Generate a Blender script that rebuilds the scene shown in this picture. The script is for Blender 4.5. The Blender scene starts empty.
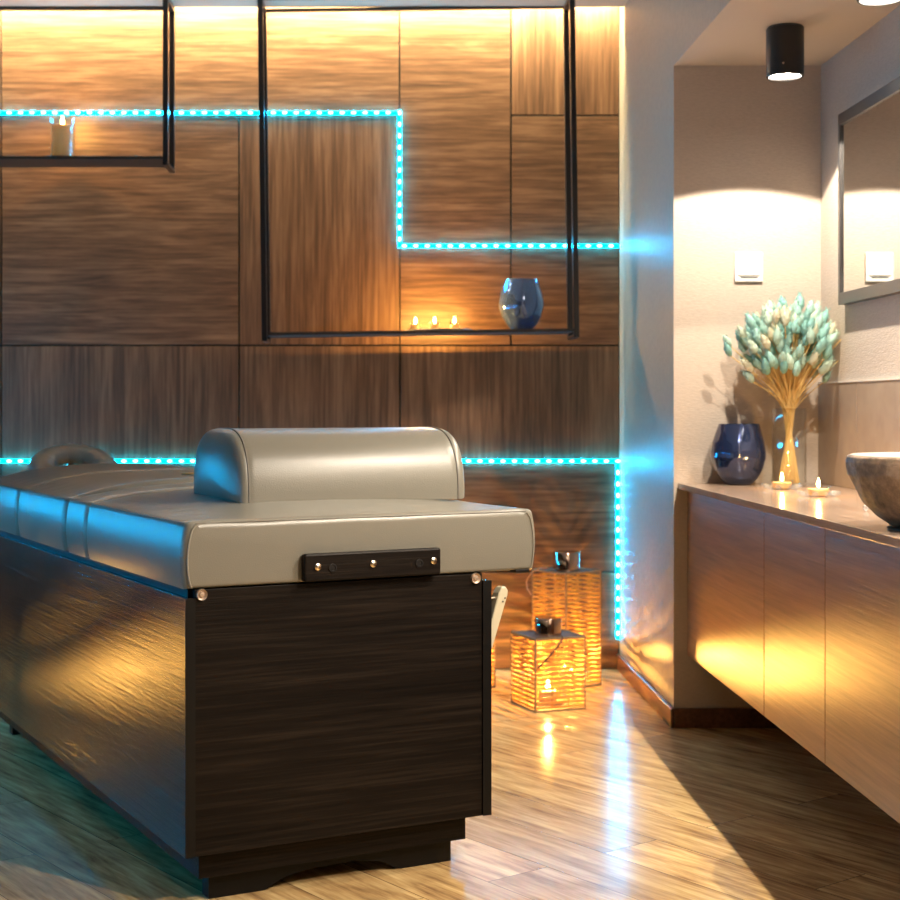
import bpy, bmesh, math, random
from mathutils import Vector, Matrix, noise
random.seed(7)
PI = math.pi
F, CX, CY, H = 1490.0, 375.0, 407.0, 1.05      # focal length in pixels, vanishing point, eye height
ZB = 5.96                                       # distance of the panelled wall
ZA = 4.881                                      # distance of the niche's end wall
sc = bpy.context.scene
COL = sc.collection

# ------------------------------------------------------------------ object helpers
def tag(o, label=None, cat=None, group=None, kind=None):
    if label: o['label'] = label
    if cat: o['category'] = cat
    if group: o['group'] = group
    if kind: o['kind'] = kind
    return o

def empty(name, loc=(0, 0, 0), rz=0.0, label=None, cat=None, group=None):
    o = bpy.data.objects.new(name, None)
    COL.objects.link(o)
    o.empty_display_size = 0.05
    o.location = loc
    o.rotation_euler = (0, 0, rz)
    return tag(o, label, cat, group)

class MB:
    """collects shapes that belong to ONE mesh"""
    def __init__(self): self.bm = bmesh.new()
    def box(self, lo, hi, M=None):
        vs = [self.bm.verts.new((x, y, z)) for x in (lo[0], hi[0]) for y in (lo[1], hi[1]) for z in (lo[2], hi[2])]
        for f in ((0,1,3,2),(4,6,7,5),(0,4,5,1),(2,3,7,6),(0,2,6,4),(1,5,7,3)):
            self.bm.faces.new([vs[i] for i in f])
        if M is not None:
            for v in vs: v.co = M @ v.co
        return self
    def prism(self, pts, axis, a, b):
        """extrude a 2-D outline along an axis"""
        def P(p, t):
            if axis == 'x': return (t, p[0], p[1])
            if axis == 'y': return (p[0], t, p[1])
            return (p[0], p[1], t)
        A = [self.bm.verts.new(P(p, a)) for p in pts]
        B = [self.bm.verts.new(P(p, b)) for p in pts]
        n = len(pts)
        self.bm.faces.new(A[::-1]); self.bm.faces.new(B)
        for i in range(n):
            j = (i+1) % n
            self.bm.faces.new((A[i], A[j], B[j], B[i]))
        return self
    def lathe(self, prof, seg=40, c=(0, 0, 0), M=None, rf=None):
        rings = []
        for k, (r, z) in enumerate(prof):
            if r < 1e-6:
                rings.append([self.bm.verts.new((c[0], c[1], c[2]+z))])
            else:
                ring = []
                for i in range(seg):
                    t = 2*PI*i/seg
                    rr = r if rf is None else rf(r, t, z)
                    ring.append(self.bm.verts.new((c[0]+rr*math.cos(t), c[1]+rr*math.sin(t), c[2]+z)))
                rings.append(ring)
        for A, B in zip(rings, rings[1:]):
            if len(A) == 1 and len(B) == 1: continue
            for i in range(seg):
                j = (i+1) % seg
                if len(A) == 1: self.bm.faces.new((A[0], B[i], B[j]))
                elif len(B) == 1: self.bm.faces.new((A[i], A[j], B[0]))
                else: self.bm.faces.new((A[i], A[j], B[j], B[i]))
        if M is not None:
            for ring in rings:
                for v in ring: v.co = M @ v.co
        return self
    def tube(self, pts, r, seg=8, flat=None, cap=True):
        """sweep a circle (or flat ellipse) along points"""
        pts = [Vector(p) for p in pts]
        n = len(pts)
        prev = None; rings = []
        for i, p in enumerate(pts):
            d = (pts[min(i+1, n-1)] - pts[max(i-1, 0)]).normalized()
            if prev is None:
                up = Vector((0, 0, 1)) if abs(d.z) < 0.9 else Vector((1, 0, 0))
                a = d.cross(up).normalized()
            else:
                a = (prev - d*prev.dot(d)).normalized()
            prev = a
            b = d.cross(a)
            ri = r[i] if isinstance(r, (list, tuple)) else r
            fl = flat or 1.0
            rings.append([self.bm.verts.new(p + a*math.cos(2*PI*k/seg)*ri + b*math.sin(2*PI*k/seg)*ri*fl) for k in range(seg)])
        for A, B in zip(rings, rings[1:]):
            for k in range(seg):
                j = (k+1) % seg
                self.bm.faces.new((A[k], A[j], B[j], B[k]))
        if cap:
            self.bm.faces.new(rings[0][::-1]); self.bm.faces.new(rings[-1])
        return self
    def build(self, name, mat, parent=None, loc=None, smooth=None, bevel=0.0, rot=None):
        bmesh.ops.recalc_face_normals(self.bm, faces=self.bm.faces)
        me = bpy.data.meshes.new(name)
        self.bm.to_mesh(me); self.bm.free()
        me.materials.append(mat)
        if smooth is not None:
            for p in me.polygons: p.use_smooth = True
            me.set_sharp_from_angle(angle=math.radians(smooth))
        o = bpy.data.objects.new(name, me)
        COL.objects.link(o)
        if parent: o.parent = parent
        if loc: o.location = loc
        if rot: o.rotation_euler = rot
        if bevel:
            m = o.modifiers.new('bevel', 'BEVEL'); m.width = bevel; m.segments = 2; m.limit_method = 'ANGLE'
        return o

def link_copy(o, parent=None):
    c = o.copy(); COL.objects.link(c)
    if parent: c.parent = parent
    return c
def copy_tree(o, parent=None):
    c = link_copy(o, parent)
    for ch in list(o.children): copy_tree(ch, c)
    return c
def struct(name, lo, hi, mat, bevel=0.0):
    o = MB().box(lo, hi).build(name, mat, bevel=bevel)
    return tag(o, kind='structure')

# ------------------------------------------------------------------ materials
def new_mat(name):
    m = bpy.data.materials.new(name); m.use_nodes = True
    nt = m.node_tree
    for n in list(nt.nodes): nt.nodes.remove(n)
    out = nt.nodes.new('ShaderNodeOutputMaterial')
    return m, nt, out
def N(nt, t, **kw):
    n = nt.nodes.new(t)
    for k, v in kw.items():
        if hasattr(n, k): setattr(n, k, v)
        else: n.inputs[k.replace('_', ' ')].default_value = v
    return n
def ramp(nt, fac, stops):
    r = nt.nodes.new('ShaderNodeValToRGB')
    while len(r.color_ramp.elements) > 1: r.color_ramp.elements.remove(r.color_ramp.elements[-1])
    for i, (p, c) in enumerate(stops):
        e = r.color_ramp.elements[0] if i == 0 else r.color_ramp.elements.new(p)
        e.position = p; e.color = (c[0], c[1], c[2], 1)
    nt.links.new(fac, r.inputs[0])
    return r.outputs[0]
def plain(name, col, rough=0.5, metal=0.0, coat=0.0, bump=0.0, bscale=200, spec=0.5, sss=0.0):
    m, nt, out = new_mat(name)
    b = N(nt, 'ShaderNodeBsdfPrincipled')
    b.inputs['Base Color'].default_value = (*col, 1)
    b.inputs['Roughness'].default_value = rough
    b.inputs['Metallic'].default_value = metal
    b.inputs['Coat Weight'].default_value = coat
    b.inputs['Specular IOR Level'].default_value = spec
    if bump:
        tc = N(nt, 'ShaderNodeTexCoord')
        n = N(nt, 'ShaderNodeTexNoise'); n.inputs['Scale'].default_value = bscale; n.inputs['Detail'].default_value = 3
        nt.links.new(tc.outputs['Object'], n.inputs['Vector'])
        bp = N(nt, 'ShaderNodeBump'); bp.inputs['Strength'].default_value = bump; bp.inputs['Distance'].default_value = 0.002
        nt.links.new(n.outputs[0], bp.inputs['Height']); nt.links.new(bp.outputs[0], b.inputs['Normal'])
    nt.links.new(b.outputs[0], out.inputs[0])
    return m
def emis(name, col, s):
    m, nt, out = new_mat(name)
    e = N(nt, 'ShaderNodeEmission'); e.inputs[0].default_value = (*col, 1); e.inputs[1].default_value = s
    nt.links.new(e.outputs[0], out.inputs[0])
    return m
def wood(name, dark, mid, light, axis, rough=0.45, bump=0.25, along=1.0, across=11.0, coat=0.0, cathedral=0.5, spec=0.5, planks=None, rotz=0.0):
    """stretched-noise grain; axis = grain direction in object space"""
    m, nt, out = new_mat(name)
    tc = N(nt, 'ShaderNodeTexCoord')
    oi = N(nt, 'ShaderNodeObjectInfo')
    off = N(nt, 'ShaderNodeVectorMath', operation='SCALE')
    comb = N(nt, 'ShaderNodeCombineXYZ'); 
    for i in range(3): nt.links.new(oi.outputs['Random'], comb.inputs[i])
    nt.links.new(comb.outputs[0], off.inputs[0]); off.inputs['Scale'].default_value = 37.0
    rotm = N(nt, 'ShaderNodeMapping'); rotm.inputs['Rotation'].default_value = (0, 0, rotz)
    nt.links.new(tc.outputs['Object'], rotm.inputs[0])
    base = rotm.outputs[0]
    brick = None
    if planks:
        brick = N(nt, 'ShaderNodeTexBrick')
        brick.offset = 0.37; brick.offset_frequency = 2
        brick.inputs['Color1'].default_value = (0, 0, 0, 1); brick.inputs['Color2'].default_value = (1, 1, 1, 1)
        brick.inputs['Mortar'].default_value = (0.5, 0.5, 0.5, 1)
        brick.inputs['Scale'].default_value = 1.0
        brick.inputs['Mortar Size'].default_value = 0.0011
        brick.inputs['Mortar Smooth'].default_value = 0.2
        brick.inputs['Bias'].default_value = 0.0
        brick.inputs['Brick Width'].default_value = planks[0]; brick.inputs['Row Height'].default_value = planks[1]
        nt.links.new(base, brick.inputs['Vector'])
        sc2 = N(nt, 'ShaderNodeVectorMath', operation='SCALE'); sc2.inputs['Scale'].default_value = 9.0
        nt.links.new(brick.outputs['Color'], sc2.inputs[0])
        ad = N(nt, 'ShaderNodeVectorMath', operation='ADD')
        nt.links.new(base, ad.inputs[0]); nt.links.new(sc2.outputs[0], ad.inputs[1])
        base = ad.outputs[0]
    add = N(nt, 'ShaderNodeVectorMath', operation='ADD')
    nt.links.new(base, add.inputs[0]); nt.links.new(off.outputs[0], add.inputs[1])
    def mp(al, ac):
        s = [ac, ac, ac]; s['xyz'.index(axis)] = al
        q = N(nt, 'ShaderNodeMapping'); q.inputs['Scale'].default_value = s
        nt.links.new(add.outputs[0], q.inputs[0]); return q.outputs[0]
    n1 = N(nt, 'ShaderNodeTexNoise'); n1.inputs['Scale'].default_value = 1; n1.inputs['Detail'].default_value = 5
    n1.inputs['Roughness'].default_value = 0.6; n1.inputs['Distortion'].default_value = cathedral
    nt.links.new(mp(along, across), n1.inputs['Vector'])
    n2 = N(nt, 'ShaderNodeTexNoise'); n2.inputs['Scale'].default_value = 1; n2.inputs['Detail'].default_value = 4
    n2.inputs['Roughness'].default_value = 0.65
    nt.links.new(mp(along*2.2, across*4.5), n2.inputs['Vector'])
    mx = N(nt, 'ShaderNodeMath', operation='MULTIPLY_ADD')
    nt.links.new(n2.outputs[0], mx.inputs[0]); mx.inputs[1].default_value = 0.62
    sb = N(nt, 'ShaderNodeMath', operation='MULTIPLY_ADD'); sb.inputs[1].default_value = 0.55; sb.inputs[2].default_value = -0.085
    nt.links.new(n1.outputs[0], sb.inputs[0]); nt.links.new(sb.outputs[0], mx.inputs[2])
    c = ramp(nt, mx.outputs[0], [(0.30, dark), (0.5, mid), (0.68, light)])
    if planks:
        # board-to-board tone and dark joints
        hv = N(nt, 'ShaderNodeMix', data_type='RGBA', blend_type='MULTIPLY')
        tone = ramp(nt, brick.outputs['Color'], [(0, (0.82, 0.80, 0.78)), (1, (1.12, 1.1, 1.06))])
        hv.inputs[0].default_value = 1.0
        nt.links.new(c, hv.inputs[6]); nt.links.new(tone, hv.inputs[7])
        jn = N(nt, 'ShaderNodeMix', data_type='RGBA', blend_type='MIX')
        nt.links.new(brick.outputs['Fac'], jn.inputs[0]); nt.links.new(hv.outputs[2], jn.inputs[6])
        jn.inputs[7].default_value = (dark[0]*.4, dark[1]*.4, dark[2]*.4, 1)
        c = jn.outputs[2]
    b = N(nt, 'ShaderNodeBsdfPrincipled')
    nt.links.new(c, b.inputs['Base Color'])
    b.inputs['Roughness'].default_value = rough
    b.inputs['Coat Weight'].default_value = coat; b.inputs['Coat Roughness'].default_value = 0.32
    b.inputs['Specular IOR Level'].default_value = spec
    bp = N(nt, 'ShaderNodeBump'); bp.inputs['Strength'].default_value = bump; bp.inputs['Distance'].default_value = 0.002
    nt.links.new(mx.outputs[0], bp.inputs['Height']); nt.links.new(bp.outputs[0], b.inputs['Normal'])
    nt.links.new(b.outputs[0], out.inputs[0])
    return m
def fabricwall(name, col, col2, sx, sy, bump=0.35, rough=0.8):
    m, nt, out = new_mat(name)
    tc = N(nt, 'ShaderNodeTexCoord')
    mp = N(nt, 'ShaderNodeMapping'); mp.inputs['Scale'].default_value = (sx, sx, sy)
    nt.links.new(tc.outputs['Object'], mp.inputs[0])
    n = N(nt, 'ShaderNodeTexNoise'); n.inputs['Scale'].default_value = 1; n.inputs['Detail'].default_value = 4
    nt.links.new(mp.outputs[0], n.inputs['Vector'])
    c = ramp(nt, n.outputs[0], [(0.3, col2), (0.7, col)])
    b = N(nt, 'ShaderNodeBsdfPrincipled'); b.inputs['Roughness'].default_value = rough
    b.inputs['Specular IOR Level'].default_value = 0.3 if rough > .5 else 0.6
    nt.links.new(c, b.inputs['Base Color'])
    bp = N(nt, 'ShaderNodeBump'); bp.inputs['Strength'].default_value = bump; bp.inputs['Distance'].default_value = 0.003
    nt.links.new(n.outputs[0], bp.inputs['Height']); nt.links.new(bp.outputs[0], b.inputs['Normal'])
    nt.links.new(b.outputs[0], out.inputs[0])
    return m
def thinglass(name, tint, body=None, amt=0.0, rough=0.03, refl=1.0):
    """thin-walled glass: tinted see-through + mirror reflection by angle (+ coloured body)"""
    m, nt, out = new_mat(name)
    t = N(nt, 'ShaderNodeBsdfTransparent'); t.inputs[0].default_value = (*tint, 1)
    base = t.outputs[0]
    if body:
        p = N(nt, 'ShaderNodeBsdfPrincipled'); p.inputs['Base Color'].default_value = (*body, 1)
        p.inputs['Roughness'].default_value = 0.12; p.inputs['Metallic'].default_value = 0.55
        mx = N(nt, 'ShaderNodeMixShader'); mx.inputs[0].default_value = amt
        nt.links.new(t.outputs[0], mx.inputs[1]); nt.links.new(p.outputs[0], mx.inputs[2]); base = mx.outputs[0]
    g = N(nt, 'ShaderNodeBsdfGlossy'); g.inputs['Roughness'].default_value = rough
    g.inputs[0].default_value = (refl, refl, refl, 1)
    lw = N(nt, 'ShaderNodeLayerWeight'); lw.inputs[0].default_value = 0.5
    pw = N(nt, 'ShaderNodeMath', operation='POWER'); nt.links.new(lw.outputs['Facing'], pw.inputs[0]); pw.inputs[1].default_value = 4.0
    fr = N(nt, 'ShaderNodeMath', operation='MULTIPLY_ADD'); nt.links.new(pw.outputs[0], fr.inputs[0]); fr.inputs[1].default_value = 0.8; fr.inputs[2].default_value = 0.05
    m2 = N(nt, 'ShaderNodeMixShader')
    nt.links.new(fr.outputs[0], m2.inputs[0]); nt.links.new(base, m2.inputs[1]); nt.links.new(g.outputs[0], m2.inputs[2])
    nt.links.new(m2.outputs[0], out.inputs[0])
    return m

W_D, W_M, W_L = (0.050, 0.024, 0.013), (0.165, 0.086, 0.046), (0.30, 0.17, 0.096)
M = {}
M['panel_h'] = wood('walnut panel, grain lying', W_D, W_M, W_L, 'x', rough=0.42, bump=0.2, along=1.7, across=17, cathedral=1.3)
M['panel_v'] = wood('walnut panel, grain upright', W_D, W_M, W_L, 'z', rough=0.42, bump=0.2, along=1.2, across=18, cathedral=0.8)
M['gap'] = plain('black joint backing', (0.012, 0.010, 0.009), 0.7)
M['floor'] = wood('oak plank floor', (0.22, 0.115, 0.055), (0.56, 0.36, 0.155), (0.82, 0.60, 0.29), 'x', rough=0.2, bump=0.06, along=2.2, across=12, spec=0.14,
                  cathedral=1.5, planks=(1.25, 0.18), rotz=-math.radians(90+36.5))
M['wenge'] = wood('dark wenge veneer', (0.004, 0.003, 0.0025), (0.009, 0.0065, 0.005), (0.021, 0.015, 0.011), 'x', rough=0.42, bump=0.6, along=1.5, across=40, cathedral=1.6, spec=0.12)
M['wenge_side'] = wood('dark wenge veneer, lengthwise', (0.006, 0.004, 0.003), (0.014, 0.009, 0.006), (0.030, 0.020, 0.013), 'y', rough=0.26, bump=1.0, along=1.3, across=26, cathedral=2.4, spec=0.32)
M['black'] = plain('black laminate edge', (0.006, 0.0055, 0.005), 0.45, spec=0.2)
M['base'] = wood('skirting wood', (0.07, 0.025, 0.010), (0.15, 0.060, 0.025), (0.24, 0.10, 0.045), 'y', rough=0.35, bump=0.2, along=2, across=18)
M['vanity'] = wood('vanity oak veneer', (0.16, 0.085, 0.048), (0.29, 0.155, 0.088), (0.40, 0.225, 0.13), 'y', rough=0.30, bump=0.7, along=1.2, across=26, cathedral=1.8, spec=0.5, coat=0.3)
M['top'] = wood('pale counter veneer', (0.24, 0.16, 0.115), (0.38, 0.27, 0.20), (0.48, 0.36, 0.28), 'y', rough=0.16, bump=0.08, along=1.5, across=14, cathedral=1.0)
M['paper'] = fabricwall('linen wallpaper', (0.56, 0.47, 0.39), (0.49, 0.41, 0.34), 60, 260, 0.5)
M['plaster'] = fabricwall('textured plaster', (0.44, 0.39, 0.29), (0.37, 0.33, 0.25), 60, 60, 0.6, 0.43)
M['darkwall'] = plain('dark brown paint', (0.10, 0.065, 0.045), 0.7)
M['ceiling'] = plain('ceiling paint', (0.62, 0.50, 0.38), 0.8)
M['leather'] = plain('grey leather', (0.195, 0.182, 0.148), 0.32, bump=0.2, bscale=350, spec=0.65)
M['pipe'] = plain('pale piping', (0.27, 0.25, 0.20), 0.45)
M['stitch'] = plain('seam thread', (0.16, 0.145, 0.12), 0.6)
M['metalblack'] = plain('black powder-coated steel', (0.010, 0.009, 0.009), 0.32, spec=0.6)
M['shelf'] = plain('dark shelf board', (0.035, 0.022, 0.015), 0.45)
M['nickel'] = plain('nickel screw', (0.75, 0.66, 0.52), 0.25, metal=1.0)
M['snap'] = plain('copper snap stud', (0.55, 0.42, 0.32), 0.4, metal=0.6)
M['chrome'] = plain('copper-toned chrome', (0.62, 0.45, 0.36), 0.08, metal=1.0)
M['cream'] = plain('cream plastic', (0.62, 0.56, 0.40), 0.35)
M['white'] = plain('white switch plastic', (0.85, 0.83, 0.78), 0.35)
M['mirror'] = plain('mirror glass', (0.86, 0.86, 0.84), 0.015, metal=1.0)
M['frame'] = plain('dark grey mirror frame', (0.05, 0.046, 0.045), 0.35)
M['tile'] = fabricwall('stone-look tile', (0.36, 0.28, 0.21), (0.29, 0.22, 0.165), 14, 14, 0.05, 0.4)
M['trimwhite'] = plain('white edge trim', (0.75, 0.70, 0.62), 0.3)
M['rattan'] = None
m, nt, out = new_mat('rattan')
p_ = N(nt, 'ShaderNodeBsdfPrincipled'); p_.inputs['Base Color'].default_value = (0.62, 0.40, 0.12, 1); p_.inputs['Roughness'].default_value = 0.5
t_ = N(nt, 'ShaderNodeBsdfTranslucent'); t_.inputs[0].default_value = (0.85, 0.50, 0.10, 1)
x_ = N(nt, 'ShaderNodeMixShader'); x_.inputs[0].default_value = 0.4
nt.links.new(p_.outputs[0], x_.inputs[1]); nt.links.new(t_.outputs[0], x_.inputs[2]); nt.links.new(x_.outputs[0], out.inputs[0])
M['rattan'] = m
M['lathwood'] = plain('lantern wood', (0.30, 0.19, 0.09), 0.5)
M['strap'] = plain('brown leather strap', (0.10, 0.05, 0.025), 0.5)
M['strap_tan'] = plain('tan leather strap', (0.36, 0.20, 0.10), 0.5)
m, nt, out = new_mat('candle wax')
p_ = N(nt, 'ShaderNodeBsdfPrincipled'); p_.inputs['Base Color'].default_value = (0.85, 0.72, 0.5, 1); p_.inputs['Roughness'].default_value = 0.5
t_ = N(nt, 'ShaderNodeBsdfTranslucent'); t_.inputs[0].default_value = (0.9, 0.6, 0.25, 1)
x_ = N(nt, 'ShaderNodeMixShader'); x_.inputs[0].default_value = 0.5
nt.links.new(p_.outputs[0], x_.inputs[1]); nt.links.new(t_.outputs[0], x_.inputs[2]); nt.links.new(x_.outputs[0], out.inputs[0])
M['wax'] = m
M['wick'] = plain('wick', (0.02, 0.015, 0.01), 0.8)
M['tin'] = plain('tealight tin', (0.8, 0.76, 0.7), 0.3, metal=1.0)
M['glass'] = thinglass('clear thin glass', (0.97, 0.98, 0.97))
M['crystal'] = thinglass('clear crystal', (0.9, 0.93, 0.95), body=(0.8, 0.85, 0.9), amt=0.2, rough=0.02)
M['blueglass'] = thinglass('blue tinted glass', (0.06, 0.10, 0.24), body=(0.045, 0.075, 0.20), amt=0.55, rough=0.03)
M['paleblue'] = thinglass('pale iridescent blue glass', (0.30, 0.42, 0.62), body=(0.22, 0.36, 0.62), amt=0.5, rough=0.03)
M['flame'] = emis('flame', (1.0, 0.62, 0.22), 90.0)
M['cyan'] = emis('cyan led tape', (0.0, 0.48, 1.0), 24.0)
M['cyan_bright'] = emis('cyan led tape, left wall', (0.0, 0.46, 1.0), 190.0)
M['diode'] = emis('led diode', (0.012, 0.50, 1.0), 240.0)
M['cove'] = emis('warm white led tape', (1.0, 0.82, 0.47), 640.0)
M['lens'] = emis('lamp lens', (1.0, 0.90, 0.76), 55.0)
M['patch'] = plain('flat ochre patch', (0.55, 0.32, 0.09), 0.45)
# stone of the basin
m, nt, out = new_mat('rough dark stone')
tc = N(nt, 'ShaderNodeTexCoord')
n1 = N(nt, 'ShaderNodeTexNoise'); n1.inputs['Scale'].default_value = 45; n1.inputs['Detail'].default_value = 8; n1.inputs['Roughness'].default_value = 0.7
n2 = N(nt, 'ShaderNodeTexNoise'); n2.inputs['Scale'].default_value = 7; n2.inputs['Detail'].default_value = 4
for n_ in (n1, n2): nt.links.new(tc.outputs['Object'], n_.inputs['Vector'])
ml = N(nt, 'ShaderNodeMath', operation='MULTIPLY_ADD'); nt.links.new(n2.outputs[0], ml.inputs[0]); ml.inputs[1].default_value = 0.5
hf = N(nt, 'ShaderNodeMath', operation='MULTIPLY'); nt.links.new(n1.outputs[0], hf.inputs[0]); hf.inputs[1].default_value = 0.5
nt.links.new(hf.outputs[0], ml.inputs[2])
c_ = ramp(nt, ml.outputs[0], [(0.35, (0.07, 0.048, 0.032)), (0.5, (0.25, 0.165, 0.10)), (0.65, (0.45, 0.31, 0.20))])
b_ = N(nt, 'ShaderNodeBsdfPrincipled'); b_.inputs['Roughness'].default_value = 0.55
nt.links.new(c_, b_.inputs['Base Color'])
bp = N(nt, 'ShaderNodeBump'); bp.inputs['Strength'].default_value = 1.0; bp.inputs['Distance'].default_value = 0.006
nt.links.new(ml.outputs[0], bp.inputs['Height']); nt.links.new(bp.outputs[0], b_.inputs['Normal']); nt.links.new(b_.outputs[0], out.inputs[0])
M['stone'] = m
M['stonerim'] = plain('polished stone rim', (0.42, 0.38, 0.34), 0.25, bump=0.1, bscale=60)
# bunny-tail heads: tone differs head to head
m, nt, out = new_mat('dried bunny tail')
oi = N(nt, 'ShaderNodeObjectInfo')
c_ = ramp(nt, oi.outputs['Random'], [(0.0, (0.20, 0.42, 0.38)), (0.45, (0.34, 0.52, 0.45)), (0.75, (0.48, 0.56, 0.43)), (1.0, (0.58, 0.54, 0.38))])
b_ = N(nt, 'ShaderNodeBsdfPrincipled'); b_.inputs['Roughness'].default_value = 0.9; nt.links.new(c_, b_.inputs['Base Color'])
tc = N(nt, 'ShaderNodeTexCoord'); mp_ = N(nt, 'ShaderNodeMapping'); mp_.inputs['Scale'].default_value = (420, 420, 110)
nt.links.new(tc.outputs['Object'], mp_.inputs[0])
n1 = N(nt, 'ShaderNodeTexNoise'); n1.inputs['Scale'].default_value = 1; nt.links.new(mp_.outputs[0], n1.inputs['Vector'])
bp = N(nt, 'ShaderNodeBump'); bp.inputs['Strength'].default_value = 0.8; bp.inputs['Distance'].default_value = 0.003
nt.links.new(n1.outputs[0], bp.inputs['Height']); nt.links.new(bp.outputs[0], b_.inputs['Normal']); nt.links.new(b_.outputs[0], out.inputs[0])
M['tail'] = m
M['straw'] = plain('dried stem', (0.62, 0.42, 0.15), 0.6)

def X(px, Z): return (px-CX)/F*Z
def Zh(py, Z): return H + (CY-py)/F*Z

# ------------------------------------------------------------------ the setting
XW = 0.9785     # right wall plane
XR = 1.461      # niche's right wall plane
XL = -2.45; Y0 = -1.6; HC = 2.62; HS = 2.17
fl = struct('floor', (XL-.1, Y0-.1, -0.05), (XR+.1, ZB+.1, 0.0), M['floor'])
struct('ceiling', (XL, Y0, HC), (XW, 5.85, HC+0.03), M['ceiling'])
struct('ceiling_cove', (XL, 5.70, 2.76), (XW, ZB+.02, 2.79), M['ceiling'])
struct('ceiling_niche', (XW, Y0, HS), (XR+.1, ZA, 2.79), M['plaster'])
o = struct('trim_1', (XW+.0005, Y0, HS-0.0015), (XR, ZA, HS), M['ceiling'])
struct('wall_right', (XW, ZA+.004, 0), (XW+.03, ZB+.02, 2.79), M['plaster'])
struct('wall_niche', (XW, ZA, 0), (XR+.02, ZA+.004, 2.79), M['paper'])
struct('wall_mirror_side', (XR, Y0, 0), (XR+.03, ZA, HS), M['paper'])
struct('wall_left', (XL-.03, Y0, 0), (XL, ZB+.02, 2.79), M['darkwall'])
struct('wall_camera_side', (XL, Y0-.03, 0), (XR, Y0, 2.79), M['darkwall'])
wb = struct('wall_back', (XL, ZB+.012, 0), (XW+.02, ZB+.04, 2.79), M['gap'])
# veneer panels on the back wall (rectangles between joints)
g = 0.0035
def panel(px0, px1, py0, py1, mat, x0=None, x1=None, z0=None, z1=None):
    x0 = X(px0, ZB) if x0 is None else x0; x1 = X(px1, ZB) if x1 is None else x1
    z1 = Zh(py0, ZB) if z1 is None else z1; z0 = Zh(py1, ZB) if z0 is None else z0
    MB().box((x0+g, ZB, z0+g), (x1-g, ZB+.012, z1-g)).build('wall_panel', M[mat], parent=wb, bevel=0.0012)
XE = XW
T = 2.755
panel(0, 399.5, 0, 113, 'panel_h', x0=X(1, ZB), z1=T)
panel(1, 239, 113, 345.5, 'panel_h')
panel(239, 400, 113, 345.5, 'panel_v')
panel(399.5, 511, 0, 246, 'panel_h', z1=T)
panel(399.5, 511, 246, 345.5, 'panel_h')
panel(511, 0, 0, 115.5, 'panel_v', x1=XE, z1=T)
panel(511, 0, 115.5, 246, 'panel_h', x1=XE)
panel(511, 0, 246, 345.5, 'panel_h', x1=XE)
panel(1, 239, 345.5, 461, 'panel_v')
panel(239, 400, 345.5, 461, 'panel_v')
panel(400, 0, 345.5, 461, 'panel_v', x1=XE)
panel(1, 239, 461, 572, 'panel_h')
panel(239, 0, 461, 572, 'panel_h', x1=XE)
panel(1, 239, 572, 669, 'panel_h', z0=0.0)
panel(239, 0, 572, 669, 'panel_h', x1=XE, z0=0.0)
for (xa, xb, zz) in ((XL, X(1, ZB), None),):
    panel(0, 0, 0, 113, 'panel_h', x0=xa, x1=xb, z1=T)
    panel(0, 0, 113, 345.5, 'panel_v', x0=xa, x1=xb)
    panel(0, 0, 345.5, 461, 'panel_v', x0=xa, x1=xb)
    panel(0, 0, 461, 669, 'panel_h', x0=xa, x1=xb, z0=0.0)
# skirting
def skirting(name, pts):  # wood, 6.3 cm high
    o = pts.build(name, M['base'], bevel=0.003); return tag(o, kind='structure')
skirting('baseboard_right', MB().box((XW-.012, ZA-.012, 0), (XW, ZB, 0.064)))
skirting('baseboard_niche', MB().box((XW, ZA-.012, 0), (XR, ZA, 0.064)))
skirting('baseboard_mirror_side', MB().box((XR-.012, Y0, 0), (XR, ZA-.012, 0.064)))
skirting('baseboard_left', MB().box((XL, Y0, 0), (XL+.012, ZB, 0.064)))
# tiled splash-back with a light edge
for k in range(6):
    y1 = ZA - .001 - k*0.42 if k else ZA-.001
    y0 = 4.49 - k*0.42 if k else 4.49
    y1 = 4.49 - (k-1)*0.42 if k else y1
    o = MB().box((XR-.010, y0+.0015, 0.801), (XR, y1-.0015, 1.126)).build('trim_%d' % (k+2), M['tile'], bevel=0.001)
    tag(o, kind='structure')
o = MB().box((XR-.012, 4.49-5*.42, 1.126), (XR, ZA-.001, 1.131)).build('trim_8', M['trimwhite']); tag(o, kind='structure')

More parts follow.
